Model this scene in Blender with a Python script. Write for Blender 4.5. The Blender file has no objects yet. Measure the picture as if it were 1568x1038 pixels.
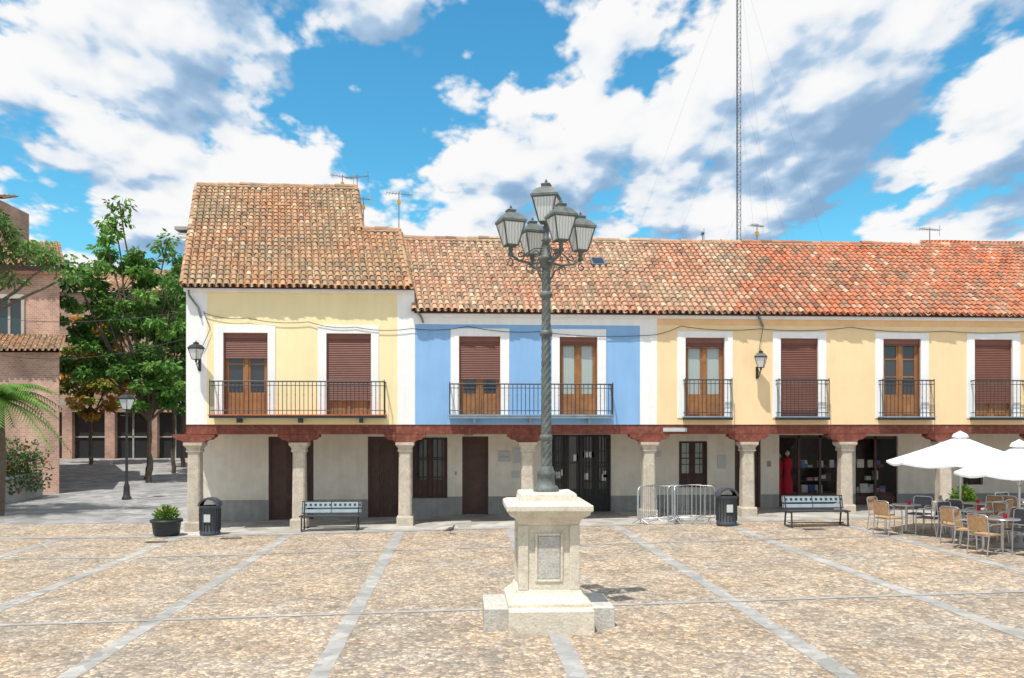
import bpy, math, random
from mathutils import Vector, Matrix, noise
R = random.Random(7)
scene = bpy.context.scene
D2R = math.radians

# ------------------------------------------------------------------ helpers
class MB:
    def __init__(s):
        s.v=[]; s.f=[]; s.m=[]; s.c=[]; s.s=[]
    def face(s, pts, mat=0, col=(1,1,1), smooth=False):
        b=len(s.v); s.v.extend([tuple(p) for p in pts]); s.f.append(tuple(range(b,b+len(pts))))
        s.m.append(mat); s.c.append(col); s.s.append(smooth)
    def grid(s, rows, mat=0, col=(1,1,1), smooth=True, close=False):
        b=len(s.v); n=len(rows[0])
        for r in rows: s.v.extend([tuple(p) for p in r])
        for j in range(len(rows)-1):
            for i in range(n if close else n-1):
                k=(i+1)%n
                s.f.append((b+j*n+i,b+j*n+k,b+(j+1)*n+k,b+(j+1)*n+i)); s.m.append(mat); s.c.append(col); s.s.append(smooth)
    def box(s,x0,x1,y0,y1,z0,z1,mat=0,col=(1,1,1),M=None):
        p=[(x0,y0,z0),(x1,y0,z0),(x1,y1,z0),(x0,y1,z0),(x0,y0,z1),(x1,y0,z1),(x1,y1,z1),(x0,y1,z1)]
        if M is not None: p=[tuple(M@Vector(q)) for q in p]
        b=len(s.v); s.v.extend(p)
        for f in ((0,3,2,1),(4,5,6,7),(0,1,5,4),(1,2,6,5),(2,3,7,6),(3,0,4,7)):
            s.f.append(tuple(b+i for i in f)); s.m.append(mat); s.c.append(col); s.s.append(False)
    def lathe(s,cx,cy,prof,n=16,mat=0,rot=0,smooth=True,caps=True,col=(1,1,1)):
        rows=[[(cx+r*math.cos(rot+2*math.pi*i/n),cy+r*math.sin(rot+2*math.pi*i/n),z) for i in range(n)] for r,z in prof]
        s.grid(rows,mat,col,smooth,True)
        if caps:
            if prof[0][0]>1e-4: s.face(list(reversed(rows[0])),mat,col)
            if prof[-1][0]>1e-4: s.face(rows[-1],mat,col)
    def sq(s,cx,cy,prof,mat=0):   # square lathe, r = half width
        s.lathe(cx,cy,[(r*math.sqrt(2),z) for r,z in prof],4,mat,math.pi/4,False)
    def tube(s,pts,r,n=6,mat=0,col=(1,1,1),caps=True):
        pts=[Vector(p) for p in pts]; rows=[]
        up=None
        for i,p in enumerate(pts):
            t=(pts[min(i+1,len(pts)-1)]-pts[max(i-1,0)])
            if t.length<1e-9: t=Vector((0,0,1))
            t.normalize()
            if up is None:
                up=Vector((0,0,1)) if abs(t.z)<.9 else Vector((1,0,0))
            a=t.cross(up)
            if a.length<1e-6: a=t.cross(Vector((0,1,0)))
            a.normalize(); b=t.cross(a).normalized()
            rr=r[i] if isinstance(r,(list,tuple)) else r
            rows.append([p+a*(rr*math.cos(2*math.pi*k/n))+b*(rr*math.sin(2*math.pi*k/n)) for k in range(n)])
        s.grid(rows,mat,col,n>4,True)
        if caps:
            s.face(rows[0],mat,col); s.face(list(reversed(rows[-1])),mat,col)
    def obj(s,name,mats,parent=None,loc=None,rotz=0,bevel=0):
        me=bpy.data.meshes.new(name); me.from_pydata(s.v,[],s.f)
        for m in mats: me.materials.append(m)
        me.polygons.foreach_set('material_index',s.m)
        me.polygons.foreach_set('use_smooth',s.s)
        ca=me.color_attributes.new('Col','FLOAT_COLOR','CORNER')
        arr=[]
        for f,c in zip(s.f,s.c): arr.extend((c[0],c[1],c[2],1.0)*len(f))
        ca.data.foreach_set('color',arr)
        me.update()
        o=bpy.data.objects.new(name,me); scene.collection.objects.link(o)
        if parent is not None:
            o.parent=parent; o.matrix_parent_inverse=Matrix.Translation(parent.location).inverted()
        if loc is not None: o.location=loc
        o.rotation_euler=(0,0,rotz)
        if bevel:
            b=o.modifiers.new('bev','BEVEL'); b.width=bevel; b.segments=2; b.limit_method='ANGLE'; b.angle_limit=D2R(40)
        return o
def empty(name,loc=(0,0,0)):
    e=bpy.data.objects.new(name,None); e.location=loc; e.empty_display_size=.3
    scene.collection.objects.link(e); return e

# ------------------------------------------------------------------ materials
def mk(name,col=(.5,.5,.5),rough=.85,var=.12,scale=2.5,bump=.15,bscale=60,metal=0,attr=False,streak=0,spec=.3,fine=0.0,trans=0,dirt=0,dirtcol=(.25,.22,.18),low=0):
    m=bpy.data.materials.new(name); m.use_nodes=True; nt=m.node_tree; N=nt.nodes; L=nt.links
    p=N['Principled BSDF']; p.inputs['Roughness'].default_value=rough; p.inputs['Metallic'].default_value=metal
    p.inputs['Specular IOR Level'].default_value=spec
    tc=N.new('ShaderNodeTexCoord')
    def nz(sc,det=5,vec=None,ro=.6):
        n=N.new('ShaderNodeTexNoise'); n.inputs['Scale'].default_value=sc; n.inputs['Detail'].default_value=det; n.inputs['Roughness'].default_value=ro
        L.new(vec or tc.outputs['Object'],n.inputs['Vector']); return n.outputs['Fac']
    def mr(x,a,b,c,d):
        n=N.new('ShaderNodeMapRange'); L.new(x,n.inputs[0])
        for i,v in enumerate((a,b,c,d)): n.inputs[i+1].default_value=v
        return n.outputs[0]
    def mul(a,b):
        n=N.new('ShaderNodeMath'); n.operation='MULTIPLY'; L.new(a,n.inputs[0]); L.new(b,n.inputs[1]); return n.outputs[0]
    f=mr(nz(scale,3),.3,.7,1-var,1+var)
    if fine: f=mul(f,mr(nz(bscale,2),.3,.7,1-fine,1+fine))
    if streak:
        mp=N.new('ShaderNodeMapping'); mp.inputs['Scale'].default_value=(3,3,.35); L.new(tc.outputs['Object'],mp.inputs['Vector'])
        f=mul(f,mr(nz(1.5,4,mp.outputs[0]),.35,.7,1-streak,1+streak*.4))
    if attr:
        a=N.new('ShaderNodeAttribute'); a.attribute_name='Col'; base=a.outputs['Color']
    else:
        a=N.new('ShaderNodeRGB'); a.outputs[0].default_value=(*col,1); base=a.outputs[0]
    s=N.new('ShaderNodeVectorMath'); s.operation='SCALE'; L.new(base,s.inputs[0]); L.new(f,s.inputs['Scale'])
    out=s.outputs[0]
    if dirt:
        mx=N.new('ShaderNodeMix'); mx.data_type='RGBA'; L.new(mr(nz(scale*2.3,6,None,.7),.5,.72,0,dirt),mx.inputs['Factor'])
        L.new(out,mx.inputs['A']); mx.inputs['B'].default_value=(*dirtcol,1); out=mx.outputs['Result']
    if low:   # rising damp near the pavement
        sp_=N.new('ShaderNodeSeparateXYZ'); L.new(tc.outputs['Object'],sp_.inputs[0])
        mx=N.new('ShaderNodeMix'); mx.data_type='RGBA'; g=mul(mr(sp_.outputs[2],.4,1.5,1,0),mr(nz(3,5),.35,.65,0,low)); L.new(g,mx.inputs['Factor'])
        L.new(out,mx.inputs['A']); mx.inputs['B'].default_value=(*dirtcol,1); out=mx.outputs['Result']
    L.new(out,p.inputs['Base Color'])
    if bump:
        b=N.new('ShaderNodeBump'); b.inputs['Strength'].default_value=bump; b.inputs['Distance'].default_value=.02
        L.new(nz(bscale,3),b.inputs['Height']); L.new(b.outputs[0],p.inputs['Normal'])
    if trans:
        t=N.new('ShaderNodeBsdfTranslucent'); L.new(out,t.inputs['Color']); ms=N.new('ShaderNodeMixShader'); ms.inputs[0].default_value=trans
        L.new(p.outputs[0],ms.inputs[1]); L.new(t.outputs[0],ms.inputs[2]); L.new(ms.outputs[0],N['Material Output'].inputs['Surface'])
    return m

M_yel=mk('stucco_pale_yellow',(.94,.80,.47),.9,.04,.8,.25,50,streak=.04,dirt=.2,dirtcol=(.78,.64,.40))
M_och=mk('stucco_ochre_yellow',(.95,.71,.41),.9,.04,.8,.25,50,streak=.04,dirt=.22,dirtcol=(.82,.56,.32))
M_blu=mk('stucco_blue',(.27,.48,.77),.9,.06,.9,.25,50,streak=.06,dirt=.22,dirtcol=(.36,.5,.66))
M_whi=mk('stucco_white',(.91,.90,.88),.9,.03,1.5,.2,50,streak=.05,dirt=.18,dirtcol=(.65,.61,.53))
M_cream=mk('arcade_plaster',(.80,.745,.65),.9,.06,1.2,.3,40,streak=.08,dirt=.4,dirtcol=(.62,.54,.43),low=.65)
M_plinth=mk('grey_plinth',(.34,.33,.31),.9,.12,2,.4,30,streak=.15,dirt=.4)
M_stone=mk('limestone',(.58,.50,.40),.85,.14,3,.5,25,fine=.12,dirt=.65,dirtcol=(.33,.28,.22))
M_ped=mk('pedestal_stone',(.66,.60,.49),.85,.1,2.5,.5,30,fine=.1,dirt=.7,dirtcol=(.46,.37,.26))
M_pedg=mk('pedestal_granite',(.50,.475,.43),.85,.12,2.5,.5,30,fine=.2,dirt=.5,dirtcol=(.33,.30,.25))
M_beam=mk('red_painted_timber',(.23,.065,.045),.75,.25,2.5,.4,20,streak=.2,dirt=.6,dirtcol=(.36,.20,.13))
M_wood=mk('varnished_wood',(.36,.16,.06),.45,.2,4,.15,40,streak=.2,spec=.4)
M_dwood=mk('dark_wood',(.08,.033,.022),.5,.25,4,.2,40,streak=.2,spec=.5)
M_shut=mk('brown_shutter',(.22,.095,.07),.55,.08,2,.05,40)
M_iron=mk('dark_iron',(.03,.028,.028),.5,.2,6,.1,40,spec=.5)
M_rail=mk('rail_iron',(.04,.04,.045),.5,.2,6,0,spec=.5)
M_zinc=mk('zinc_pipe',(.22,.24,.26),.45,.15,5,.05,metal=.5)
M_tile=mk('clay_tile',rough=.9,attr=True,var=.16,scale=9,bump=.4,bscale=50,fine=.12)
M_mortar=mk('mortar',(.48,.36,.26),.95,.2,4,.5,30)
M_terr=mk('terracotta_floor',(.5,.17,.08),.8,.2,5,.2)
M_slabb=mk('balcony_slab_blue',(.28,.36,.42),.7,.15,3,.2)
M_dark=mk('dark_interior',(.012,.011,.011),.8,.1,2,0)
M_pot=mk('black_planter',(.03,.04,.045),.45,.15,3,.05)
M_bin=mk('grey_bin',(.07,.08,.095),.5,.15,3,.1)
M_galv=mk('galvanised',(.5,.52,.54),.35,.12,6,.05,metal=.7)
M_benchp=mk('bench_panel',(.33,.4,.42),.45,.1,4,.05,metal=.2)
M_canvas=mk('parasol_canvas',(.86,.86,.87),.9,.03,3,.1,20,trans=.2)
M_wick=mk('wicker',(.45,.27,.14),.7,.2,10,.4,120)
M_wickd=mk('grey_wicker',(.12,.12,.13),.7,.2,10,.4,120)
M_alu=mk('aluminium',(.6,.6,.62),.3,.05,6,0,metal=.9)
M_leaf=mk('leaves',rough=.6,attr=True,var=.15,scale=.6,bump=0,trans=.3)
M_bark=mk('bark',(.13,.10,.07),.95,.25,6,.8,18)
M_soil=mk('soil',(.06,.04,.03),.95,.2,8,.5)
M_yellowm=mk('yellow_plastic',(.7,.4,.05),.5,.05,5,0)
M_red=mk('red_cloth',(.6,.02,.04),.8,.1,5,.1)
M_shopw=mk('display_white',(.7,.68,.65),.7,.1,5,.1)
M_shopb=mk('display_blue',(.05,.15,.4),.7,.1,5,.1)
M_pink=mk('display_pink',(.6,.25,.3),.7,.1,5,.1)
M_sign=mk('grey_box',(.55,.56,.56),.6,.05,4,0)
M_rust=mk('weathered_cast_iron',(.16,.12,.09),.8,.2,8,.2)
M_pig=mk('pigeon_feathers',(.1,.1,.12),.7,.2,30,.2)

def glass(name,col,rough=.08,tr=0.0):
    m=bpy.data.materials.new(name); m.use_nodes=True; nt=m.node_tree; N=nt.nodes; L=nt.links
    p=N['Principled BSDF']; p.inputs['Roughness'].default_value=rough; p.inputs['Specular IOR Level'].default_value=.8
    tc=N.new('ShaderNodeTexCoord'); n=N.new('ShaderNodeTexWave'); n.inputs['Scale'].default_value=7; n.inputs['Distortion'].default_value=2.5
    L.new(tc.outputs['Object'],n.inputs['Vector']); r=N.new('ShaderNodeMapRange'); r.inputs[3].default_value=.75; r.inputs[4].default_value=1.1
    L.new(n.outputs['Fac'],r.inputs[0]); s=N.new('ShaderNodeVectorMath'); s.operation='SCALE'; s.inputs[0].default_value=col; L.new(r.outputs[0],s.inputs['Scale'])
    L.new(s.outputs[0],p.inputs['Base Color'])
    if tr:
        t=N.new('ShaderNodeBsdfTransparent'); ms=N.new('ShaderNodeMixShader'); ms.inputs[0].default_value=tr
        L.new(p.outputs[0],ms.inputs[1]); L.new(t.outputs[0],ms.inputs[2]); L.new(ms.outputs[0],N['Material Output'].inputs['Surface'])
    return m
G_dark=glass('window_glass',(.04,.045,.05))
G_curt=glass('curtained_glass',(.42,.47,.45),.12)
G_lamp=glass('lantern_glass',(.75,.77,.75),.25)
G_shop=glass('shop_glass',(.02,.02,.025),.04,.8)

def brick(name,c1,c2):
    m=mk(name,c1,.9,.15,1.5,0); nt=m.node_tree; N=nt.nodes; L=nt.links; p=N['Principled BSDF']
    tc=N.new('ShaderNodeTexCoord'); sep=N.new('ShaderNodeSeparateXYZ'); L.new(tc.outputs['Object'],sep.inputs[0])
    ad=N.new('ShaderNodeMath'); ad.operation='ADD'; L.new(sep.outputs[0],ad.inputs[0]); L.new(sep.outputs[1],ad.inputs[1])
    cb=N.new('ShaderNodeCombineXYZ'); L.new(ad.outputs[0],cb.inputs[0]); L.new(sep.outputs[2],cb.inputs[1])
    b=N.new('ShaderNodeTexBrick'); L.new(cb.outputs[0],b.inputs['Vector']); b.inputs['Scale'].default_value=2.6
    b.inputs['Color1'].default_value=(*c1,1); b.inputs['Color2'].default_value=(*c2,1); b.inputs['Mortar'].default_value=(.5,.42,.36,1)
    b.inputs['Mortar Size'].default_value=.03
    n=N.new('ShaderNodeTexNoise'); n.inputs['Scale'].default_value=.8; n.inputs['Detail'].default_value=6; L.new(tc.outputs['Object'],n.inputs['Vector'])
    r=N.new('ShaderNodeMapRange'); L.new(n.outputs['Fac'],r.inputs[0]); r.inputs[1].default_value=.3; r.inputs[2].default_value=.7; r.inputs[3].default_value=.7; r.inputs[4].default_value=1.25
    s=N.new('ShaderNodeVectorMath'); s.operation='SCALE'; L.new(b.outputs['Color'],s.inputs[0]); L.new(r.outputs[0],s.inputs['Scale'])
    L.new(s.outputs[0],p.inputs['Base Color']); return m
M_brick=brick('old_brick',(.58,.33,.23),(.42,.22,.155))

def cobble(name,cA,cB,cC,vs,edge=.06,rough=.85,bstr=.5,joint=(.2,.16,.12),jit=(.75,1.2),jf=.6,patch=(.85,1.15)):
    m=bpy.data.materials.new(name); m.use_nodes=True; nt=m.node_tree; N=nt.nodes; L=nt.links; p=N['Principled BSDF']
    p.inputs['Roughness'].default_value=rough; p.inputs['Specular IOR Level'].default_value=.25
    tc=N.new('ShaderNodeTexCoord'); obj=tc.outputs['Object']
    v=N.new('ShaderNodeTexVoronoi'); v.inputs['Scale'].default_value=vs; L.new(obj,v.inputs['Vector'])
    e=N.new('ShaderNodeTexVoronoi'); e.feature='DISTANCE_TO_EDGE'; e.inputs['Scale'].default_value=vs; L.new(obj,e.inputs['Vector'])
    sp=N.new('ShaderNodeSeparateColor'); L.new(v.outputs['Color'],sp.inputs[0])
    def nz(sc,det=5):
        n=N.new('ShaderNodeTexNoise'); n.inputs['Scale'].default_value=sc; n.inputs['Detail'].default_value=det; n.inputs['Roughness'].default_value=.65; L.new(obj,n.inputs['Vector']); return n.outputs['Fac']
    def mr(x,a,b,c,d):
        n=N.new('ShaderNodeMapRange'); L.new(x,n.inputs[0])
        for i,q in enumerate((a,b,c,d)): n.inputs[i+1].default_value=q
        return n.outputs[0]
    def mix(f,A,B):
        n=N.new('ShaderNodeMix'); n.data_type='RGBA'; L.new(f,n.inputs['Factor'])
        for k,q in (('A',A),('B',B)):
            if isinstance(q,tuple): n.inputs[k].default_value=(*q,1)
            else: L.new(q,n.inputs[k])
        return n.outputs['Result']
    c=mix(mr(nz(.45),.4,.62,0,1),cA,cB)
    c=mix(mr(sp.outputs[0],.5,.95,0,.8),c,cC)
    c2=N.new('ShaderNodeVectorMath'); c2.operation='SCALE'; L.new(c,c2.inputs[0]); L.new(mr(sp.outputs[1],0,1,*jit),c2.inputs['Scale'])
    c3=N.new('ShaderNodeVectorMath'); c3.operation='SCALE'; L.new(c2.outputs[0],c3.inputs[0]); L.new(mr(nz(1.1,8),.32,.68,*patch),c3.inputs['Scale'])
    c=mix(mr(e.outputs['Distance'],0,edge,jf,0),c3.outputs[0],joint)
    L.new(c,p.inputs['Base Color'])
    b=N.new('ShaderNodeBump'); b.inputs['Strength'].default_value=bstr; b.inputs['Distance'].default_value=.02
    L.new(mr(e.outputs['Distance'],0,.3,0,1),b.inputs['Height']); L.new(b.outputs[0],p.inputs['Normal'])
    return m
M_cob=cobble('cobblestones',(.54,.40,.27),(.46,.38,.295),(.31,.28,.245),12.5,.12,bstr=.8,joint=(.19,.15,.11),jit=(.62,1.32),patch=(.72,1.2),jf=.7)
M_strip=cobble('granite_strip',(.36,.35,.33),(.40,.375,.34),(.32,.315,.30),5.0,.03,bstr=.3,joint=(.24,.21,.18),jit=(.82,1.14),jf=.5,patch=(.72,1.15))
M_kerb=cobble('pavement_slabs',(.46,.43,.38),(.42,.39,.35),(.38,.36,.33),1.6,.012,bstr=.15,joint=(.26,.23,.2),jf=.5,patch=(.75,1.15))
M_street=cobble('street_paving',(.30,.29,.28),(.27,.26,.25),(.23,.23,.23),2.2,.02,bstr=.2,joint=(.16,.15,.14))

# ------------------------------------------------------------------ ground
def cl(v,a,b): return max(a,min(b,v))
def gz(x,y=0): return -.06+.02*cl(x,-8,25)+.03*cl(y-12,0,48)*cl(-9-x,0,1)
def sheet(name,x0,x1,y0,y1,dz,mat):
    xs=sorted(set([x0,x1]+[q for q in (-60,-30,-10,-9,-8,25,60) if x0<q<x1])); ys=sorted(set([y0,y1]+[q for q in (-40,12,60) if y0<q<y1]))
    mb=MB(); mb.grid([[(x,y,gz(x,y)+dz) for x in xs] for y in ys],0,smooth=False)
    return mb.obj(name,[mat])
sheet('ground',-600,600,-300,900,0,M_street)
sheet('plaza_paving',-45,45,-40,-.95,.004,M_cob)
sheet('arcade_pavement',-9.2,27,-.95,3,.008,M_kerb)
sheet('plaza_edge_paving',-45,-9.2,-.95,2.2,.006,M_cob)
mb=MB()
for i in range(-6,9):
    x=1.4+3.15*i; w=.13
    ys=[-38+36.7*k/60 for k in range(61)]
    mb.grid([[(x-w+R.uniform(-.015,.015),y,gz(x-w)+.008),(x+w+R.uniform(-.015,.015),y,gz(x+w)+.008)] for y in ys],0,smooth=False)
mb.obj('paving_strips',[M_strip])
mb=MB()
for y in (-1.15,-5.0,-12.0,-19):
    w=.2 if y==-1.15 else .07
    xs=[-45,-8,25,45]
    mb.grid([[(x,y-w,gz(x)+.012) for x in xs],[(x,y+w,gz(x)+.012) for x in xs]],0,smooth=False)
mb.obj('paving_cross_strips',[M_strip])
for (x,y) in ((-6.4,-1.9),(9.6,-3.4),(-8.3,-2.3)):
    mb=MB(); z=gz(x)
    mb.box(-.28,.28,-.1,.1,.002,.016,0)
    for k in range(9): mb.box(-.26+k*.06,-.235+k*.06,-.08,.08,.016,.022,1)
    mb.obj('drain_grate',[M_rust,M_zinc],loc=(x,y,z+.012))

# ------------------------------------------------------------------ roof
def lerp3(a,b,t): return tuple(a[i]*(1-t)+b[i]*t for i in range(3))
def tilecol(x,y,kind):
    n=noise.noise(Vector((x*.45,y*.6,kind*5)))*.5+.5; n2=noise.noise(Vector((x*1.1,y*1.5,kind*9+3)))*.5+.5
    r=R.random()
    if kind==0: a,b=(.46,.235,.125),(.37,.26,.155)
    elif x<9.0+R.uniform(-.5,.5)+y*.25: a,b=(.52,.25,.15),(.47,.33,.215)
    else: a,b=(.55,.175,.085),(.42,.215,.13)
    c=lerp3(a,b,cl(n*1.8-.4+R.uniform(-.3,.3),0,1))
    if r<.08+.8*max(0,n2-.5): c=lerp3(c,(.25,.21,.15),.65)
    elif r<.17: c=lerp3(c,(.62,.48,.33),.6)
    elif r>.94: c=lerp3(c,(.18,.10,.07),.65)
    k=R.uniform(.76,1.16)
    return tuple(v*k for v in c)
def roof(name,parent,x0,x1,ye,yr,ze,zr,shear,kind,ymax=None,pitch=.205,row=.31):
    mb=MB(); Ls=math.hypot(yr-ye,zr-ze); ty=(yr-ye)/Ls; tz=(zr-ze)/Ls; nrm=Vector((0,-tz,ty))
    def P(xe,v,h,dx=0):
        y=ye+ty*v; return Vector((xe+shear(xe)*(y-ye)+dx,y,ze+tz*v))+nrm*h
    nx=int(round((x1-x0)/pitch)); dxp=(x1-x0)/nx; nr=int(Ls/row)
    segs=12
    for i in range(segs):
        a=x0+(x1-x0)*i/segs; b=x0+(x1-x0)*(i+1)/segs
        va=Ls if ymax is None else min(Ls,(ymax((a+b)/2)-ye)/ty)
        mb.face([P(a,0,-.03),P(b,0,-.03),P(b,va,-.03),P(a,va,-.03)],0,(.14,.08,.05))
    for i in range(nx):
        xc=x0+dxp*(i+.5)
        ym=yr if ymax is None else ymax(xc)
        wob=R.uniform(-.006,.006)
        for j in range(nr+1):
            v0=j*row+R.uniform(-.012,.012); v1=min(v0+row*1.2,Ls)
            if j==0: v0=-.03+R.uniform(-.02,.02)
            if v0>Ls-.08 or ye+ty*v0>ym-.02: break
            v1=min(v1,(ym-ye)/ty)
            y=ye+ty*v0
            sag=.04*noise.noise(Vector((xc*.5,y*.5,kind+7)))
            c=tilecol(xc,y,kind); dx=wob+R.uniform(-.01,.01); sk=R.uniform(-.01,.01); lift=.018+R.uniform(0,.01)
            r0,r1=.083,.068; rows=[]
            for (v,r,h,d) in ((v0,r0,lift+sag,dx),(v1,r1,sag,dx+sk)):
                rows.append([P(xc,v,.02+h+r*.85*math.sin(math.pi*k/6),d-r*math.cos(math.pi*k/6)) for k in range(7)])
            mb.grid(rows,0,c,True)
            rin=[P(xc,v0,.02+lift+sag+(r0-.018)*.85*math.sin(math.pi*k/6),dx-(r0-.018)*math.cos(math.pi*k/6)) for k in range(7)]
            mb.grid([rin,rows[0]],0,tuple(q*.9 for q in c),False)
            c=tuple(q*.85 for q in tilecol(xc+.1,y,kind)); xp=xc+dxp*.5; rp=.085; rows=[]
            for (v,h) in ((v0-.03,.018),(v1,0)):
                rows.append([P(xp,v,.04+h+sag-rp*.65*math.sin(math.pi*k/4),-rp*math.cos(math.pi*k/4)) for k in range(5)])
            mb.grid(rows,0,c,True)
    o=mb.obj(name,[M_tile],parent); return P,Ls
def ridge(name,parent,p0,p1,r=.12,kind=0):
    mb=MB(); p0=Vector(p0); p1=Vector(p1); L=(p1-p0).length; n=max(1,int(L/.38)); d=(p1-p0)/n
    side=d.normalized().cross(Vector((0,0,1))).normalized(); up=side.cross(d.normalized()).normalized()
    mb.tube([p0-up*.05,p1-up*.05],.13 if r>.1 else .07,6,1)
    for i in range(n):
        a=p0+d*i; b=p0+d*(i+1.15); c=tilecol(a.x,a.y,kind); rows=[]
        dz=R.uniform(-.018,.018)+.04*noise.noise(Vector((a.x*.5,a.y*.5,3))); dz2=dz+R.uniform(-.012,.012)
        for (q,rr,z_) in ((a,r,dz),(b,r*.85,dz2)):
            rows.append([q+up*(z_+rr*math.sin(math.pi*k/7))+side*(rr*math.cos(math.pi*k/7)) for k in range(8)])
        mb.grid(rows,0,c,True); mb.face(rows[0],0,(.16,.1,.07))
    mb.obj(name,[M_tile,M_mortar],parent)

# ------------------------------------------------------------------ walls
def wall(mb,x0,x1,z0,z1,y,ops,matfn,xb=(),zb=(),depth=.24,rev=0):
    xs=sorted(set([x0,x1]+[q for q in xb if x0<q<x1]+[q for o in ops for q in o[:2]]))
    zs=sorted(set([z0,z1]+[q for q in zb if z0<q<z1]+[q for o in ops for q in o[2:4]]))
    for a,b in zip(xs,xs[1:]):
        for c,d in zip(zs,zs[1:]):
            xm,zm=(a+b)/2,(c+d)/2
            if any(o[0]<xm<o[1] and o[2]<zm<o[3] for o in ops): continue
            mb.face([(a,y,c),(b,y,c),(b,y,d),(a,y,d)],matfn(xm,zm))
    for o in ops:
        a,b,c,d=o[:4]; Y=y+depth
        mb.face([(a,y,c),(a,Y,c),(a,Y,d),(a,y,d)],rev); mb.face([(b,Y,c),(b,y,c),(b,y,d),(b,Y,d)],rev)
        mb.face([(a,Y,d),(b,Y,d),(b,y,d),(a,y,d)],rev); mb.face([(a,y,c),(b,y,c),(b,Y,c),(a,Y,c)],rev)

WM=[M_wood,M_dwood,M_shut,G_dark,G_curt,M_iron,M_dark,M_whi]
def french(mb,a,b,c,d,y,wm=0,g=3,shut=0.0,rows=2):
    mb.box(a,b,y+.1,y+.12,c,d,6)
    t=.07
    mb.box(a,a+t,y,y+.08,c,d,wm); mb.box(b-t,b,y,y+.08,c,d,wm); mb.box(a+t,b-t,y,y+.08,d-t,d,wm)
    m=(a+b)/2; mb.box(m-.05,m+.05,y-.01,y+.07,c,d-t,wm)
    for (l,r) in ((a+t,m-.05),(m+.05,b-t)):
        s=.06; pz=c+(d-c)*.3
        mb.box(l,r,y+.02,y+.06,c,pz,wm); mb.box(l+.07,r-.07,y+.005,y+.02,c+.12,pz-.08,wm)
        mb.box(l,l+s,y+.015,y+.065,pz,d-t,wm); mb.box(r-s,r,y+.015,y+.065,pz,d-t,wm)
        for k in range(1,rows):
            z=pz+(d-t-pz)*k/rows; mb.box(l+s,r-s,y+.02,y+.06,z-.02,z+.02,wm)
        mb.box(l+s,r-s,y+.04,y+.05,pz,d-t,g)
    if shut>0:
        zb=d-(d-c)*shut
        mb.box(a+.01,b-.01,y-.07,y-.03,d-.16,d,2)
        z=d-.16
        while z>zb:
            mb.face([(a+.02,y-.05,z),(a+.02,y-.075,z-.045),(b-.02,y-.075,z-.045),(b-.02,y-.05,z)],2)
            mb.face([(a+.02,y-.075,z-.045),(a+.02,y-.05,z-.055),(b-.02,y-.05,z-.055),(b-.02,y-.075,z-.045)],2)
            z-=.055
        mb.box(a,a+.03,y-.09,y-.005,c,d,2); mb.box(b-.03,b,y-.09,y-.005,c,d,2)
def surround(mb,a,b,c,d,A,B,Dz,y,mat=0):
    p=.022
    mb.box(A,a,y-p,y+.01,c,Dz,mat); mb.box(b,B,y-p,y+.01,c,Dz,mat); mb.box(a,b,y-p,y+.01,d,Dz,mat)
def balcony(name,parent,x0,x1,dep,zs,zr,slabm,floor=None,brk=()):
    mb=MB(); y0=-dep
    mb.box(x0,x1,y0,.01,zs-.11,zs-.03,0); mb.box(x0-.02,x1+.02,y0-.02,.012,zs-.03,zs,1)
    for q in brk: mb.box(q-.04,q+.04,y0+.08,.01,zs-.25,zs-.11,0)
    yr=y0+.03
    for z,r in ((zr,.02),(zs+.12,.012),(zr-.12,.011)):
        mb.tube([(x0+.02,.0,z),(x0+.02,yr,z),(x1-.02,yr,z),(x1-.02,.0,z)],r,4,2)
    n=max(2,int((x1-x0)/.125))
    for i in range(n+1):
        x=x0+.02+(x1-x0-.04)*i/n; big=(i==0 or i==n)
        mb.tube([(x,yr,zs),(x,yr,zr+(.05 if big else 0))],.017 if big else .0105,4,2)
        if i%2==0 and not big: mb.lathe(x,yr,[(.0,zs+.55),(.022,zs+.58),(.0,zs+.61)],5,2,caps=False)
    k=max(2,int(dep/.13))
    for i in range(1,k):
        for x in (x0+.02,x1-.02): mb.tube([(x,yr+(0-yr)*i/k,zs),(x,yr+(0-yr)*i/k,zr)],.0105,4,2)
    mb.obj(name,[slabm,floor or slabm,M_rail],parent)
def column(mb,x,y=.2):
    g=gz(x)-.1
    mb.sq(x,y,[(.25,g),(.25,g+.36),(.235,g+.4)],0)
    c=.195
    pts=[(c,-c+.05),(c,c-.05),(c-.05,c),(-c+.05,c),(-c,c-.05),(-c,-c+.05),(-c+.05,-c),(c-.05,-c)]
    mb.grid([[(x+px*s,y+py*s,z) for px,py in pts] for z,s in ((g+.4,1.04),(1.2,1.0),(2.16,.95))],0,smooth=False,close=True)
    mb.sq(x,y,[(.2,2.16),(.22,2.18),(.22,2.22),(.2,2.25),(.23,2.32),(.28,2.37),(.28,2.455)],0)
def corbel(mb,x,y=.2,w=.62):
    prof=[(-w,2.70),(-w,2.62),(-w+.06,2.60),(-w+.12,2.54),(-w+.25,2.52),(-w+.32,2.458),(w-.32,2.458),(w-.25,2.52),(w-.12,2.54),(w-.06,2.60),(w,2.62),(w,2.70)]
    f=[(x+px,y-.19,pz) for px,pz in prof]; b=[(x+px,y+.17,pz) for px,pz in prof]
    mb.face(f,1); mb.face(list(reversed(b)),1); mb.grid([b+[b[0]],f+[f[0]]],1,smooth=False)
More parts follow.
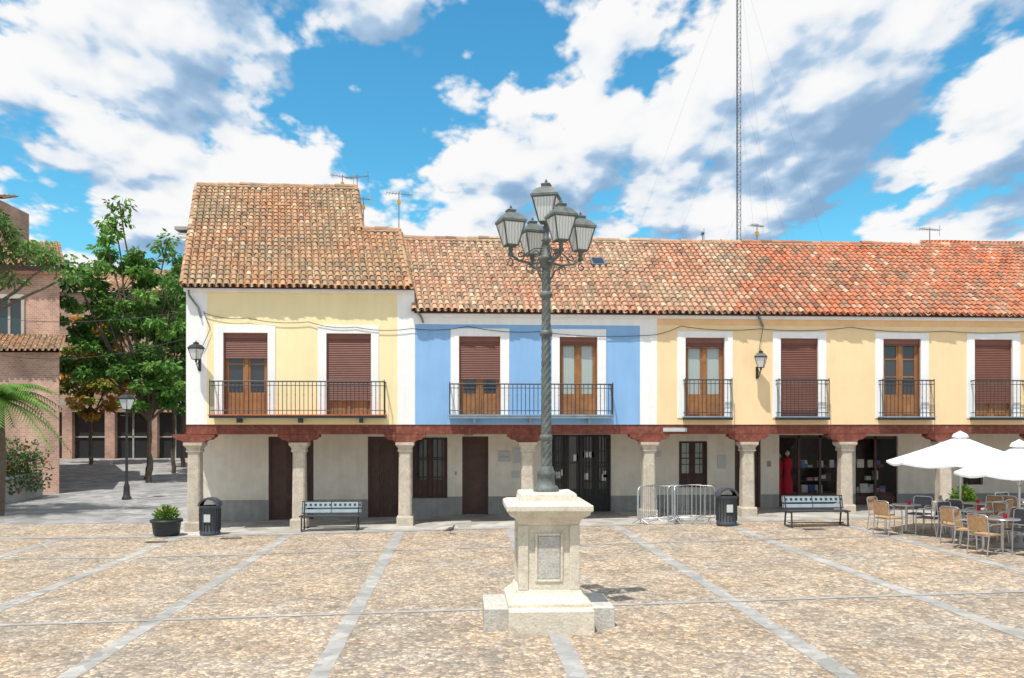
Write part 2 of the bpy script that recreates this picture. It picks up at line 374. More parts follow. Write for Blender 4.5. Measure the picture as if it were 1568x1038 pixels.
def pdoor(mb,a,b,c,d,y,wm=1,leaves=2,glass=None):
    mb.box(a,b,y+.06,y+.08,c,d,6); t=.08
    mb.box(a,a+t,y-.02,y+.05,c,d,wm); mb.box(b-t,b,y-.02,y+.05,c,d,wm); mb.box(a+t,b-t,y-.02,y+.05,d-t,d,wm)
    w=(b-a-2*t)/leaves
    for k in range(leaves):
        l=a+t+w*k; r=l+w-.012
        mb.box(l,r,y+.02,y+.05,c,d-t,wm)
        H=d-t-c
        for z0,z1 in ((.06,.26),(.3,.58),(.62,.95)):
            if glass is not None and z0>.5: mb.box(l+.08,r-.08,y+.012,y+.02,c+H*z0,c+H*z1,glass)
            else:
                mb.box(l+.08,r-.08,y-.01,y+.02,c+H*z0,c+H*z1,wm); mb.box(l+.14,r-.14,y-.035,y-.01,c+H*z0+.06,c+H*z1-.06,wm)
    mb.lathe(a+t+w-.06,y-.03,[(.0,c+1.0),(.025,c+1.02),(.0,c+1.05)],6,5,caps=False)
def grille(mb,a,b,c,d,y,n=7,rows=3):
    for i in range(n+1):
        x=a+(b-a)*i/n; mb.tube([(x,y,c),(x,y,d)],.012,4,5)
    for j in range(rows+1):
        z=c+(d-c)*j/rows; mb.box(a,b,y-.012,y+.012,z-.012,z+.012,5)

def lantern(mb,cx,cy,z,s=1,rot=.5,metal=0,gl=1):
    hb,ht,h=.085*s*1.414,.165*s*1.414,.33*s
    def ring(r,zz): return [Vector((cx+r*math.cos(rot+math.pi/2*k),cy+r*math.sin(rot+math.pi/2*k),zz)) for k in range(4)]
    lo=ring(hb,z); hi=ring(ht,z+h)
    mb.grid([lo,hi],gl,smooth=False,close=True)
    for k in range(4):
        mb.tube([lo[k],hi[k]],.012*s,4,metal); mb.tube([lo[k],lo[(k+1)%4]],.012*s,4,metal); mb.tube([hi[k],hi[(k+1)%4]],.016*s,4,metal)
    for r0,z0,r1,z1 in ((ht*1.12,z+h,ht*1.12,z+h+.03*s),(ht*1.12,z+h+.03*s,ht*.75,z+h+.11*s),(ht*.75,z+h+.11*s,ht*.35,z+h+.15*s),(ht*.35,z+h+.15*s,ht*.4,z+h+.19*s),(ht*.4,z+h+.19*s,.01,z+h+.22*s)):
        mb.grid([ring(r0,z0),ring(r1,z1)],metal,smooth=False,close=True)
    mb.face(ring(ht*1.12,z+h),metal)
    mb.lathe(cx,cy,[(.004,z+h+.2*s),(.022*s,z+h+.23*s),(.0,z+h+.27*s)],6,metal,caps=False)
    mb.lathe(cx,cy,[(.02*s,z-.1*s),(.04*s,z-.06*s),(.03*s,z-.03*s),(hb*.8,z),(hb*.8,z+.01)],8,metal)

# ================================================================== LEFT HOUSE
H1=empty('yellow_arcaded_house',(-5,3,0))
def fx(x,z): return 1 if (x<-7.62 or x>-1.93) else 0
mb=MB()
ops=[(-7.134,-5.82,3.2,5.76),(-4.07,-2.73,3.2,5.76)]
wall(mb,-8.23,-1.42,3.0,6.98,0,ops,fx,(-7.62,-1.93),rev=1)
LZ,RZ,YR=7.2,11.95,6.5
xl0,xl1=-8.23,-8.23-.24*13
mb.face([(xl0,0,2.72),(xl0-.24*2.6,2.6,2.72),(xl1,13,2.72),(xl1,13,7.0),(xl0-.24*6.5,6.5,11.8),(xl0,0,6.98)],1)
mb.face([(xl0-.24*2.6,2.62,-.6),(xl1,13,-.6),(xl1,13,2.73),(xl0-.24*2.6,2.62,2.73)],1)
mb.face([(-1.42,0,6.2),(-1.42-.17*3.3,3.3,6.2),(-1.42-.17*3.3,3.3,9.55),(-1.42,0,6.98)],1)
mb.face([(-3.3,3.25,6.2),(-3.92,6.5,6.2),(-3.92,6.5,11.8),(-3.3,3.25,9.5)],1)
mb.face([(-3.3,3.2,9.5),(-1.95,3.2,9.5),(-2.9,8,6.4),(-4.2,8,6.4)],2)
mb.face([(xl1,13,-.6),(-4,13,-.6),(-4,13,7.0),(xl1,13,7.0)],1)
mb.obj('upper_walls',[M_yel,M_whi,M_mortar],H1)
mb=MB()
for o,(A,B) in zip(ops,((-7.405,-5.588),(-4.322,-2.496))): surround(mb,o[0],o[1],3.2,o[3],A,B,6.0,0)
mb.box(-8.27,-1.425,-.12,.02,6.98,7.08,0)
mb.obj('window_surrounds',[M_whi],H1,bevel=.006)
mb=MB()
french(mb,*ops[0],.14,0,3,.28,2); french(mb,*ops[1],.14,0,3,.78,2)
mb.obj('balcony_doors',WM,H1)
balcony('balcony',H1,-7.42,-2.27,.5,3.3,4.28,M_rail,M_terr,(-6.6,-4.8,-3))
shl=lambda x:-.24+.07*cl((x+8.3)/6.8,0,1)
P1,L1=roof('tiled_roof',H1,-8.3,-1.5,-.24,YR,7.12,RZ,shl,0,ymax=lambda x: YR if x<-2.72 else 3.2)
ridge('ridge_tiles',H1,P1(-8.25,L1,.03),P1(-2.75,L1,.03))
ridge('step_ridge_tiles',H1,P1(-2.72,3.44*L1/6.74,.05),P1(-1.52,3.44*L1/6.74,.05))
ridge('verge_tiles',H1,P1(-8.28,.1,.02),P1(-8.28,L1,.02),.09)
ridge('step_verge_tiles',H1,P1(-2.75,3.5*L1/6.74,.02),P1(-2.75,L1,.02),.09)
ridge('gable_verge_tiles',H1,P1(-1.52,.1,.02),P1(-1.52,3.44*L1/6.74,.02),.08)
mb=MB(); mb.face([(xl0,6.5,11.8),(-4,6.5,11.9),(-5.5,13,7),(xl1,13,7)],0); mb.obj('rear_roof_slope',[M_mortar],H1)
def arcade(parent,x0,x1,cols,skew=0):
    mb=MB(); mb.box(x0,x1,.02,.36,2.702,2.998,1)
    n=int((x1-x0)/.6)
    for i in range(n): 
        x=x0+.3+i*.6; mb.box(x-.06,x+.06,.36,2.62,2.72,2.86,1)
    mb.box(x0,x1,.36,2.9,2.86,2.95,2)
    for c in cols: corbel(mb,c)
    mb.obj('timber_beam',[M_stone,M_beam,M_cream],parent,bevel=.01)
    mb=MB()
    for c in cols: column(mb,c)
    mb.obj('stone_columns',[M_stone],parent,bevel=.012)
arcade(H1,-8.25,-1.5,(-8.02,-4.905,-1.708))
mb=MB()
ops=[(-6.38,-4.90,-.3,2.6),(-3.11,-2.05,-.3,2.6)]
wall(mb,-8.85,-1.7,-.4,2.87,2.6,ops,lambda x,z:0 if z>.5 else 1,zb=(.5,)); mb.obj('arcade_wall',[M_cream,M_plinth],H1)
def doors(parent,lst,name='arcade_doors'):
    mb=MB()
    for fn in lst: fn(mb)
    return mb.obj(name,WM,parent)
doors(H1,[lambda m:pdoor(m,-6.38,-4.9,-.18,2.6,2.7),lambda m:pdoor(m,-3.11,-2.05,-.1,2.6,2.7)])
mb=MB(); mb.tube([(-8.1,-.2,7.0),(-8.1,-.12,6.85),(-7.85,-.06,6.5),(-7.78,-.05,6.2)],.035,6,0); mb.obj('downpipe',[M_zinc],H1)
def wall_lantern(x,z):
    mb=MB(); mb.box(-.04,.04,.0,.02,-.25,.12,0)
    mb.tube([(0,0,-.2),(0,-.12,-.22),(0,-.24,-.1),(0,-.32,-.02)],.014,5,0); mb.tube([(0,0,.05),(0,-.15,0),(0,-.24,-.1)],.01,5,0)
    lantern(mb,0,-.33,.08,.95,.3,0,1)
    return mb.obj('wall_lantern',[M_iron,G_lamp],loc=(x,-.02,z))
wall_lantern(-7.83,4.85)

# ================================================================== BLUE HOUSE
H2=empty('blue_arcaded_house',(2,3,0))
mb=MB(); ops=[(-.06,1.2,3.2,5.7),(3.03,4.20,3.2,5.7)]
wall(mb,-1.42,5.8,3.0,6.28,0,ops,lambda x,z:1 if (x<-1.40 or x>5.53 or z>6.06) else 0,(-1.40,5.53),(6.06,),rev=1)
mb.face([(-4,12,-.5),(5.8,12,-.5),(5.8,12,6.3),(-4,12,6.3)],1)
mb.obj('upper_walls',[M_blu,M_whi],H2)
mb=MB()
for o,(A,B) in zip(ops,((-.318,1.479),(2.787,4.47))): surround(mb,o[0],o[1],3.2,o[3],A,B,5.94,0)
mb.box(-1.41,5.8,-.10,.02,6.28,6.38,0)
mb.obj('window_surrounds',[M_whi],H2,bevel=.006)
mb=MB(); french(mb,*ops[0],.14,0,3,.52,2); french(mb,*ops[1],.14,0,4,.1,1); mb.obj('balcony_doors',WM,H2)
balcony('balcony',H2,-.36,4.62,.48,3.3,4.22,M_slabb,M_slabb,(.4,2.1,3.9))
EZ,RR,RY=6.44,9.72,5.0
shb=lambda x:-.125*cl((5.8-x)/7.3,0,1)
P2,L2=roof('tiled_roof',H2,-1.5,5.8,-.22,RY,EZ,RR,shb,1)
ridge('ridge_tiles',H2,P2(-1.5,L2,.03),P2(5.8,L2,.03),kind=1)
arcade(H2,-1.5,5.83,(2.042,5.836))
ops=[(-1.62,-.46,.53,2.56),(.04,.92,-.3,2.6),(3.07,5.07,-.3,2.66)]
mb=MB(); wall(mb,-1.7,6.2,-.4,2.87,2.6,ops,lambda x,z:0 if z>.58 else 1,zb=(.58,)); mb.obj('arcade_wall',[M_cream,M_plinth],H2)
def bigdoor(m):
    french(m,3.07,4.05,-.0,2.66,2.72,5,3,0,2); french(m,4.07,5.07,-.0,2.66,2.72,5,3,0,2)
    grille(m,3.07,3.55,.02,2.6,2.5,5,5); grille(m,4.2,5.05,.02,2.6,2.5,8,5)
    m.box(4.03,4.1,2.6,2.75,-.1,2.66,5)
    for _ in range(9):
        x=R.uniform(3.2,4.9); z=R.uniform(.9,2.0); m.box(x,x+.16,2.735,2.745,z,z+.22,7)
def gwin(m): french(m,-1.62,-.46,.53,2.56,2.72,1,3,0,2); grille(m,-1.6,-.48,.55,2.54,2.56,7,3)
doors(H2,[gwin,lambda m:pdoor(m,.04,.92,-.03,2.6,2.7,leaves=1),bigdoor])
mb=MB(); mb.box(1.25,1.65,2.56,2.6,1.75,2.1,0); mb.box(1.75,2.1,2.56,2.6,1.7,2.2,0); mb.box(1.28,1.62,2.55,2.56,1.9,1.92,1)
mb.box(1.7,1.95,2.57,2.6,1.2,1.45,0); mb.box(-.2,-.15,2.57,2.6,1.3,1.42,1); mb.box(.1,.4,2.57,2.6,2.63,2.72,1)
mb.obj('meter_boxes',[M_sign,M_plinth],H2)
mb=MB()
t=(P2(4.6,4,0)-P2(4.6,3,0)).normalized(); nn=Vector((0,-t.z,t.y)); Mx=Matrix.Translation(P2(4.77,3.95,0))@Matrix(((1,t.x,nn.x,0),(0,t.y,nn.y,0),(0,t.z,nn.z,0),(0,0,0,1)))
mb.box(-.24,.24,-.3,.3,0,.13,0,M=Mx); mb.box(-.19,.19,-.25,.25,.131,.14,1,M=Mx); mb.obj('skylight',[M_zinc,G_dark],H2)

# ================================================================== OCHRE HOUSE
H3=empty('ochre_arcaded_house',(14,3,0)); XE=26
wins=[(6.698,8.452),(9.718,11.434),(13.015,14.755),(15.994,17.759),(19.2,20.95),(22.4,24.1)]
ops=[(a+.26,b-.26,3.2,5.7) for a,b in wins]
mb=MB(); wall(mb,5.8,XE,3.0,6.28,0,ops,lambda x,z:1 if x<6.063 else (2 if z>6.08 else 0),(6.063,),(6.08,),rev=1)
mb.face([(XE,0,-1),(XE,12,-1),(XE,12,6.4),(XE,5,9.7),(XE,0,6.4)],0)
mb.face([(5.8,12,-.5),(XE,12,-.5),(XE,12,6.3),(5.8,12,6.3)],1)
M_peach=mk('peach_band',(.85,.55,.30),.9,.08,2,.2)
mb.obj('upper_walls',[M_och,M_whi,M_peach],H3)
mb=MB()
for o,(A,B) in zip(ops,wins): surround(mb,o[0],o[1],3.2,o[3],A,B,5.9,0)
mb.box(5.803,XE,-.10,.02,6.28,6.38,1)
mb.obj('window_surrounds',[M_whi,M_whi],H3,bevel=.006)
mb=MB()
for o,(wm,g,s,r) in zip(ops,((0,4,.12,1),(0,3,.97,2),(0,3,.08,3),(0,3,.8,2),(0,3,.5,2),(0,3,1,2))): french(mb,*o,.14,wm,g,s,r)
mb.obj('balcony_doors',WM,H3)
for i,(a,b) in enumerate(((6.87,8.36),(9.8,11.43),(13.1,14.8),(16.1,17.85),(19.3,20.95),(22.5,24.1))):
    balcony('balcony_%d'%(i+1),H3,a,b,.3,3.25,4.38,M_rail,M_slabb)
P3,L3=roof('tiled_roof',H3,5.8,XE,-.22,RY,EZ,RR,lambda x:0,1)
ridge('ridge_tiles',H3,P3(5.8,L3,.03),P3(XE,L3,.03),kind=1)
arcade(H3,5.83,XE,(8.97,12.128,15.351,18.6,21.8))
ops=[(7.43,8.41,.85,2.43),(9.37,10.28,-.3,2.6),(10.92,13.15,-.3,2.64),(13.62,15.13,-.3,2.6),(17.47,18.18,.9,2.3)]
mb=MB(); wall(mb,6.2,XE,-.4,2.87,2.6,ops,lambda x,z:0 if z>.6 else 1,zb=(.6,)); mb.obj('arcade_wall',[M_cream,M_plinth],H3)
def shop(m,a,b,z0,z1,n):
    y=2.72; g=gz(a)
    m.face([(a-.2,4.6,g),(b+.2,4.6,g),(b+.2,4.6,2.7),(a-.2,4.6,2.7)],1)
    m.face([(a-.2,y,z1+.05),(b+.2,y,z1+.05),(b+.2,4.6,z1+.05),(a-.2,4.6,z1+.05)],1)
    m.face([(a-.2,y,g+.02),(b+.2,y,g+.02),(b+.2,4.6,g+.02),(a-.2,4.6,g+.02)],1)
    for x in (a-.02,b+.02): m.face([(x,y,g),(x,4.6,g),(x,4.6,z1+.1),(x,y,z1+.1)],6)
    for i in range(n+1):
        x=a+(b-a)*i/n; m.box(max(a,x-.04),min(b,x+.04),y-.03,y+.05,g,z1,1)
    m.box(a,b,y-.03,y+.05,g,g+.3,1); m.box(a,b,y-.03,y+.05,z1-.1,z1,1)
doors(H3,[lambda m:pdoor(m,9.37,10.28,gz(9.8),2.6,2.7,leaves=1),lambda m:shop(m,10.92,13.15,0,2.64,3),lambda m:shop(m,13.62,15.13,0,2.6,2),
  lambda m:(french(m,7.43,8.41,.85,2.43,2.72,1,4,0,2),grille(m,7.45,8.39,.87,2.41,2.62,4,4)),
  lambda m:(french(m,17.47,18.18,.9,2.3,2.72,1,3,0,2),grille(m,17.49,18.16,.92,2.28,2.6,5,3))],'arcade_doors')
mb=MB(); mb.face([(10.92,2.71,.3),(13.15,2.71,.3),(13.15,2.71,2.6),(10.92,2.71,2.6)],0); mb.face([(13.62,2.71,.3),(15.13,2.71,.3),(15.13,2.71,2.55),(13.62,2.71,2.55)],0); mb.obj('shop_glass',[G_shop],H3)
mb=MB()
def manneq(x,y,z,m):
    mb.lathe(x,y,[(.20,z),(.17,z+.45),(.11,z+.75),(.16,z+.95),(.17,z+1.15),(.06,z+1.25),(.05,z+1.3)],10,m)
    mb.lathe(x,y,[(.0,z+1.28),(.08,z+1.36),(.08,z+1.44),(.0,z+1.52)],8,1,caps=False)
manneq(11.35,2.95,.6,0); manneq(11.1,3.1,.5,0)
mb.box(11.1,13.1,2.9,3.5,.2,.62,3)
for _ in range(24):
    x=R.uniform(11.75,13.0); z=R.choice((.62,1.05,1.5)); w=R.uniform(.12,.3); h=R.uniform(.06,.33); y=R.uniform(2.76,3.1)
    mb.box(x,x+w,y,y+.1,z,z+h,R.choice((1,1,1,2,3,4)))
mb.box(11.75,13.1,2.95,3.5,1.02,1.05,3); mb.box(11.75,13.1,2.95,3.5,1.47,1.5,3)
for _ in range(16):
    x=R.uniform(13.75,14.85); z=R.choice((.62,1.05,1.5)); w=R.uniform(.1,.28); h=R.uniform(.08,.35); y=R.uniform(2.76,3.1)
    mb.box(x,x+w,y,y+.1,z,z+h,R.choice((1,1,2,4,3)))
mb.box(13.7,15.1,2.95,3.5,.2,.62,3)
mb.obj('shop_display',[M_red,M_shopw,M_shopb,M_dwood,M_pink],H3)
mb=MB(); mb.box(8.75,9.05,2.56,2.6,1.5,1.95,0); mb.box(6.55,6.8,2.56,2.6,1.9,2.1,0); mb.box(10.5,10.62,2.57,2.6,1.55,1.75,1); mb.box(6.25,7.0,-.03,.0,2.78,2.9,0); mb.obj('meter_boxes',[M_sign,M_plinth],H3)
mb=MB(); mb.tube([(9.2,-.18,6.4),(9.25,-.14,6.3),(9.4,-.05,6.05)],.035,6,0); mb.tube([(-1.32,-.18,6.4),(-1.2,-.12,6.25),(-1.15,-.05,6.1)],.035,6,0); mb.obj('downpipes',[M_zinc],H3)
wall_lantern(9.22,4.68)
mb=MB(); mb.box(-1.41,XE,-.16,.0,6.385,6.43,0); mb.obj('eave_board',[M_dwood],H3)
mb=MB(); mb.box(-8.26,-1.43,-.17,.0,7.085,7.12,0); mb.obj('eave_board',[M_dwood],H1)

def cable(name,pts,sag=.08,r=.009):
    mb=MB(); out=[]
    for a,b in zip(pts,pts[1:]):
        a=Vector(a); b=Vector(b); n=10
        for i in range(n): 
            t=i/n; p=a.lerp(b,t); p.z-=sag*4*t*(1-t); out.append(p)
    out.append(Vector(pts[-1])); mb.tube(out,r,4,0); return mb.obj(name,[M_iron])
cable('facade_cable',[(-7.7,-.05,6.35),(-6.4,-.05,6.2),(-4.6,-.05,6.1),(-3.2,-.05,5.95),(-1.5,-.05,5.92),(.2,-.05,6.0),(2.4,-.05,5.85),(5.6,-.05,5.75),(6.8,-.05,6.05),(9.3,-.05,5.98),(12.2,-.05,6.05),(15.3,-.05,5.95),(18.2,-.05,6.0),(22,-.05,5.95)])
cable('facade_cable',[(-7.7,-.06,6.4),(-7.5,-.06,5.9),(-7.75,-.06,5.3)],.02)
cable('facade_cable',[(9.4,-.05,6.05),(9.3,-.05,5.5),(9.22,-.05,4.9)],.02)
cable('street_cable',[(-8.3,.2,5.6),(-22,12,6.6)],.7,.011)
cable('street_cable',[(-8.3,.2,6.4),(-24,14,8.4)],.5,.011)

# ================================================================== MAIN LAMP
PX,PY=1.31,-12.96
g0=gz(PX)
SL=empty('ornate_street_lamp',(PX,PY,g0))
mb=MB()
mb.box(PX-.97,PX+.97,PY-.55,PY+.55,g0-.1,.285,1)
mb.box(PX-.62,PX+.62,PY-.86,PY+.86,g0-.1,.305,0)
mb.sq(PX,PY,[(.62,.3),(.62,.36),(.58,.40),(.52,.45),(.49,.5),(.48,.53)],0)
mb.sq(PX,PY,[(.44,.53),(.425,1.0),(.41,1.5)],0)
for sx in (-1,1):
    for sy in (-1,1):
        mb.box(PX+sx*.385-.075,PX+sx*.385+.075,PY+sy*.385-.075,PY+sy*.385+.075,.532,1.50,0)
mb.sq(PX,PY,[(.44,1.5),(.47,1.53),(.47,1.56),(.50,1.6),(.6,1.66),(.6,1.7),(.64,1.72),(.64,1.8),(.58,1.83),(.44,1.84),(.42,1.95),(.40,1.97)],0)
for (dx,dy) in ((0,-1),(0,1)):
    yy=PY+dy*.435
    mb.box(PX-.21,PX-.17,yy-.02,yy+.02,.65,1.38,0); mb.box(PX+.17,PX+.21,yy-.02,yy+.02,.65,1.38,0); mb.box(PX-.17,PX+.17,yy-.02,yy+.02,1.34,1.38,0); mb.box(PX-.17,PX+.17,yy-.02,yy+.02,.65,.69,0)
    mb.box(PX-.165,PX+.165,yy-.012,yy+.012,.695,1.335,1)
mb.obj('pedestal',[M_ped,M_pedg],SL,bevel=.018)
mb=MB()
mb.lathe(PX,PY,[(.2,1.965),(.2,2.0),(.17,2.05),(.14,2.07),(.13,2.2),(.145,2.22),(.145,2.26),(.12,2.3),(.10,2.36)],14)
zs=[2.36+(5.55-2.36)*i/220 for i in range(221)]
mb.grid([[(PX+(.080-.018*(z-2.36)/3.2)*(1+.07*math.cos(6*(th-z*9)))*math.cos(th),PY+(.080-.018*(z-2.36)/3.2)*(1+.07*math.cos(6*(th-z*9)))*math.sin(th),z) for th in [2*math.pi*k/30 for k in range(30)]] for z in zs],0,close=True)
for z in (2.75,4.35,4.95): mb.lathe(PX,PY,[(.075,z),(.095,z+.02),(.10,z+.05),(.095,z+.08),(.075,z+.1)],12)
mb.lathe(PX,PY,[(.07,5.4),(.1,5.45),(.1,5.5),(.13,5.54),(.13,5.58),(.06,5.62),(.05,5.8),(.08,5.84),(.04,5.88),(.05,6.05)],12)
def scroll(cx,cz,r,a0,a1,n,d,mb,rr=.011):
    pts=[]
    for i in range(n+1):
        t=i/n; a=a0+(a1-a0)*t; q=r*(1-.75*t); pts.append((PX+d[0]*(cx+q*math.cos(a)),PY+d[1]*(cx+q*math.cos(a)),cz+q*math.sin(a)))
    mb.tube(pts,rr,4)
for k in range(4):
    a=D2R(20+90*k)-math.atan(.06); d=(math.cos(a),math.sin(a))
    q=lambda r,z:(PX+d[0]*r,PY+d[1]*r,z)
    mb.tube([q(.05,5.5),q(.25,5.47),q(.45,5.5),q(.58,5.58)],.02,6)
    mb.tube([q(.05,5.2),q(.15,5.38),q(.3,5.46)],.014,5)
    mb.tube([q(.05,5.72),q(.2,5.7),q(.4,5.56)],.012,5)
    scroll(.26,5.39,.08,1.5,-6,16,d,mb); scroll(.42,5.58,.07,4.7,-2.5,16,d,mb); scroll(.6,5.46,.07,1.5,8,16,d,mb); scroll(.16,5.62,.06,0,7,14,d,mb)
    mb.lathe(*q(.58,0)[:2],[(.0,5.54),(.05,5.57),(.03,5.62),(.025,5.68)],8)
    lantern(mb,*q(.58,0)[:2],5.72,1.03,a+.785,0,1)
lantern(mb,PX,PY,6.12,1.12,.5,0,1)
mb.obj('post_and_lanterns',[mk('lamp_iron',(.135,.15,.14),.55,.3,6,.3,40,metal=.1,dirt=.7,dirtcol=(.05,.055,.05)),G_lamp],SL)

def street_lamp(x,y,h):
    z=gz(x,y); mb=MB()
    mb.lathe(0,0,[(.2,0),(.2,.1),(.15,.16),(.12,.5),(.13,.55),(.08,.7),(.06,.9),(.05,h*.6),(.06,h*.61),(.045,h*.63),(.04,h-.9),(.06,h-.86),(.03,h-.8)],12)
    mb.tube([(-.25,0,h-.95),(.25,0,h-.95)],.02,6); lantern(mb,0,0,h-.68,1.35,.4,0,1)
    return mb.obj('street_lamp',[M_iron,G_lamp],loc=(x,y,z))
street_lamp(-14.3,11.3,4.55); street_lamp(-16.9,21,4.4)

# ================================================================== FURNITURE
def bench(x,y):
    mb=MB()
    for sx in (-.8,.8):
        mb.tube([(sx,-.28,0),(sx,-.26,.40)],.024,6,0); mb.tube([(sx,.24,0),(sx,.16,.43),(sx,.28,.84)],.024,6,0); mb.tube([(sx,-.28,.40),(sx,.16,.41)],.022,6,0)
        mb.tube([(sx,-.28,.02),(sx,.24,.02)],.018,5,0)
    mb.tube([(-.8,.0,.1),(.8,.0,.1)],.015,5,0)
    for k in range(5): mb.box(-.88,.88,-.28+k*.09,-.21+k*.09,.42,.45,0)
    T=Matrix.Translation((0,.22,.62))@Matrix.Rotation(D2R(-14),4,'X')
    mb.box(-.88,.88,-.012,.012,-.12,-.02,1,M=T); mb.box(-.88,.88,-.015,.015,.20,.23,0,M=T); mb.box(-.88,.88,-.015,.015,-.15,-.12,0,M=T)
    mb.box(-.88,.88,-.01,.01,.03,.2,1,M=T)
    for k in range(12):
        u=-.8+k*.145; mb.box(u,u+.07,-.016,-.009,.08,.15,0,M=T)
    for u in (-.87,-.02,.85): mb.box(u,u+.02,-.02,.02,-.15,.23,0,M=T)
    return mb.obj('park_bench',[M_rail,M_benchp],loc=(x,y,gz(x)+.01))
bench(-3.85,-.63); bench(9.95,-2.7)
def bin_(x,y):
    mb=MB()
    mb.lathe(0,0,[(.27,0),(.29,.04),(.29,.1),(.27,.12),(.285,.45),(.285,.78),(.30,.8),(.30,.85)],20,0)
    for k in range(20):
        a=2*math.pi*k/20; mb.box(-.012,.012,-.008,.008,.14,.77,1,M=Matrix.Translation((.292*math.cos(a),.292*math.sin(a),0))@Matrix.Rotation(a+math.pi/2,4,'Z'))
    rows=[]
    for k in range(9):
        a=math.pi*k/8; rows.append([(-.3*math.cos(a),-.2,.85+.24*math.sin(a)),(-.3*math.cos(a),.2,.85+.24*math.sin(a))])
    mb.grid(rows,0)
    rows=[[( -.24*math.cos(math.pi*k/8),s,.85+.18*math.sin(math.pi*k/8)) for s in (-.2,.2)] for k in range(9)]
    mb.grid(rows,2)
    mb.grid([[(-.3*math.cos(math.pi*k/8),-.2,.85+.24*math.sin(math.pi*k/8)) for k in range(9)],[(-.24*math.cos(math.pi*k/8),-.2,.85+.18*math.sin(math.pi*k/8)) for k in range(9)]],0,smooth=False)
    mb.lathe(0,0,[(.0,.855),(.24,.856)],16,2,caps=False)
    mb.box(-.09,.09,-.305,-.298,.4,.62,3)
    return mb.obj('litter_bin',[M_bin,M_iron,M_dark,M_sign],loc=(x,y,gz(x)+.01))
bin_(-7.25,-.95); bin_(7.62,-2.0)
def leafq(mb,p,L,w,d,c,mat=0):
    d=d.normalized(); a=d.cross(Vector((R.uniform(-1,1),R.uniform(-1,1),R.uniform(-1,1)))).normalized()
    mb.face([p,p+d*L*.5+a*w*.5,p+d*L,p+d*L*.5-a*w*.5],mat,c)
def rv(): 
    while True:
        v=Vector((R.uniform(-1,1),R.uniform(-1,1),R.uniform(-1,1)))
        if .05<v.length<1: return v
def planter(x,y,flower,sq=False):
    mb=MB(); hh=.6 if sq else .38
    if sq: mb.sq(0,0,[(.26,0),(.32,.42),(.35,.42),(.35,.5),(.3,.5),(.29,.44)],0)
    else: mb.lathe(0,0,[(.3,0),(.36,.06),(.39,.3),(.4,.38),(.45,.4),(.45,.47),(.39,.47),(.38,.42)],20,0)
    mb.lathe(0,0,[(.0,.44),(.28 if sq else .37,.44)],14,2,caps=False)
    for _ in range(600 if sq else 420):
        a=R.uniform(0,6.28); r=R.uniform(0,.3); h=R.uniform(0,hh)*(1-r*1.5); p=Vector((r*math.cos(a),r*math.sin(a),.45+h))
        g=R.uniform(.6,1.3); leafq(mb,p,R.uniform(.08,.18),R.uniform(.03,.06),Vector((math.cos(a)*.7,math.sin(a)*.7,R.uniform(.1,1.2))),(.12*g,.24*g,.035*g),1)
    for _ in range(flower):
        a=R.uniform(0,6.28); r=R.uniform(0,.28); p=Vector((r*math.cos(a),r*math.sin(a),R.uniform(.6,.85)))
        for q in range(3): leafq(mb,p,.07,.06,rv(),(.75,.55,.04),1)
    return mb.obj('flower_planter',[M_pot,M_leaf,M_soil],loc=(x,y,gz(x)+.01))
planter(-8.5,-.9,12); planter(14.3,-2.6,18,True)
def barrier(x,y,rot):
    mb=MB(); w=.62; r=.018
    mb.tube([(-w,0,.15),(-w,0,.98),(-w+.05,0,1.06),(-w+.12,0,1.1),(w-.12,0,1.1),(w-.05,0,1.06),(w,0,.98),(w,0,.15),(-w,0,.15)],r,6)
    for k in range(1,9): mb.tube([(-w+2*w*k/9,0,.15),(-w+2*w*k/9,0,1.1)],.009,4)
    for s in (-w+.15,w-.15): mb.tube([(s,-.26,0),(s,-.05,.13),(s,.05,.13),(s,.26,0)],.015,5)
    return mb.obj('crowd_barrier',[M_galv],loc=(x,y,gz(x)+.01),rotz=rot)
barrier(5.85,-1.0,.08); barrier(6.9,-1.15,-.1); barrier(5.6,-.75,.9); barrier(6.4,-.9,1.3); barrier(6.75,-.85,.25)

def parasol(x,y,rad,zt,ze,rot=0):
    mb=MB(); n=8; g=gz(x)
    rows=[]
    for t in (0.02,.35,.7,1.0):
        ring=[]
        for i in range(n*4):
            a=2*math.pi*i/(n*4)+rot; ph=(i%4)/4
            seg=math.pi/n; pr=math.cos(seg)/math.cos((a-rot)%(2*seg)-seg)
            rr=rad*t*(pr*.98)
            ring.append((rr*math.cos(a),rr*math.sin(a),zt-(zt-ze)*(t**.88)-.07*math.sin(math.pi*ph)*t))
        rows.append(ring)
    val=[(p[0]*1.0,p[1]*1.0,p[2]-.05) for p in rows[-1]]
    mb.grid(rows+[val],0,smooth=False,close=True)
    mb.lathe(0,0,[(.0,zt+.12),(.05,zt+.09),(.16,zt+.03),(.2,zt-.05)],10,0,caps=False)
    mb.tube([(0,0,0),(0,0,zt+.05)],.028,8,1)
    for i in range(n):
        a=2*math.pi*i/n+rot; mb.tube([(0,0,zt-.06),(rad*.97*math.cos(a),rad*.97*math.sin(a),ze-.01)],.01,4,1)
        mb.tube([(0,0,ze-.35),(rad*.5*math.cos(a),rad*.5*math.sin(a),(zt+ze)/2-.03)],.008,4,1)
    mb.lathe(0,0,[(.32,0),(.32,.05),(.08,.09),(.05,.3)],14,2)
    return mb.obj('cafe_parasol',[M_canvas,M_alu,M_plinth],loc=(x,y,g+.01))
parasol(12.75,-5.0,1.78,2.52,1.84,.2); parasol(12.75,-7.3,1.4,2.34,1.70,.5)

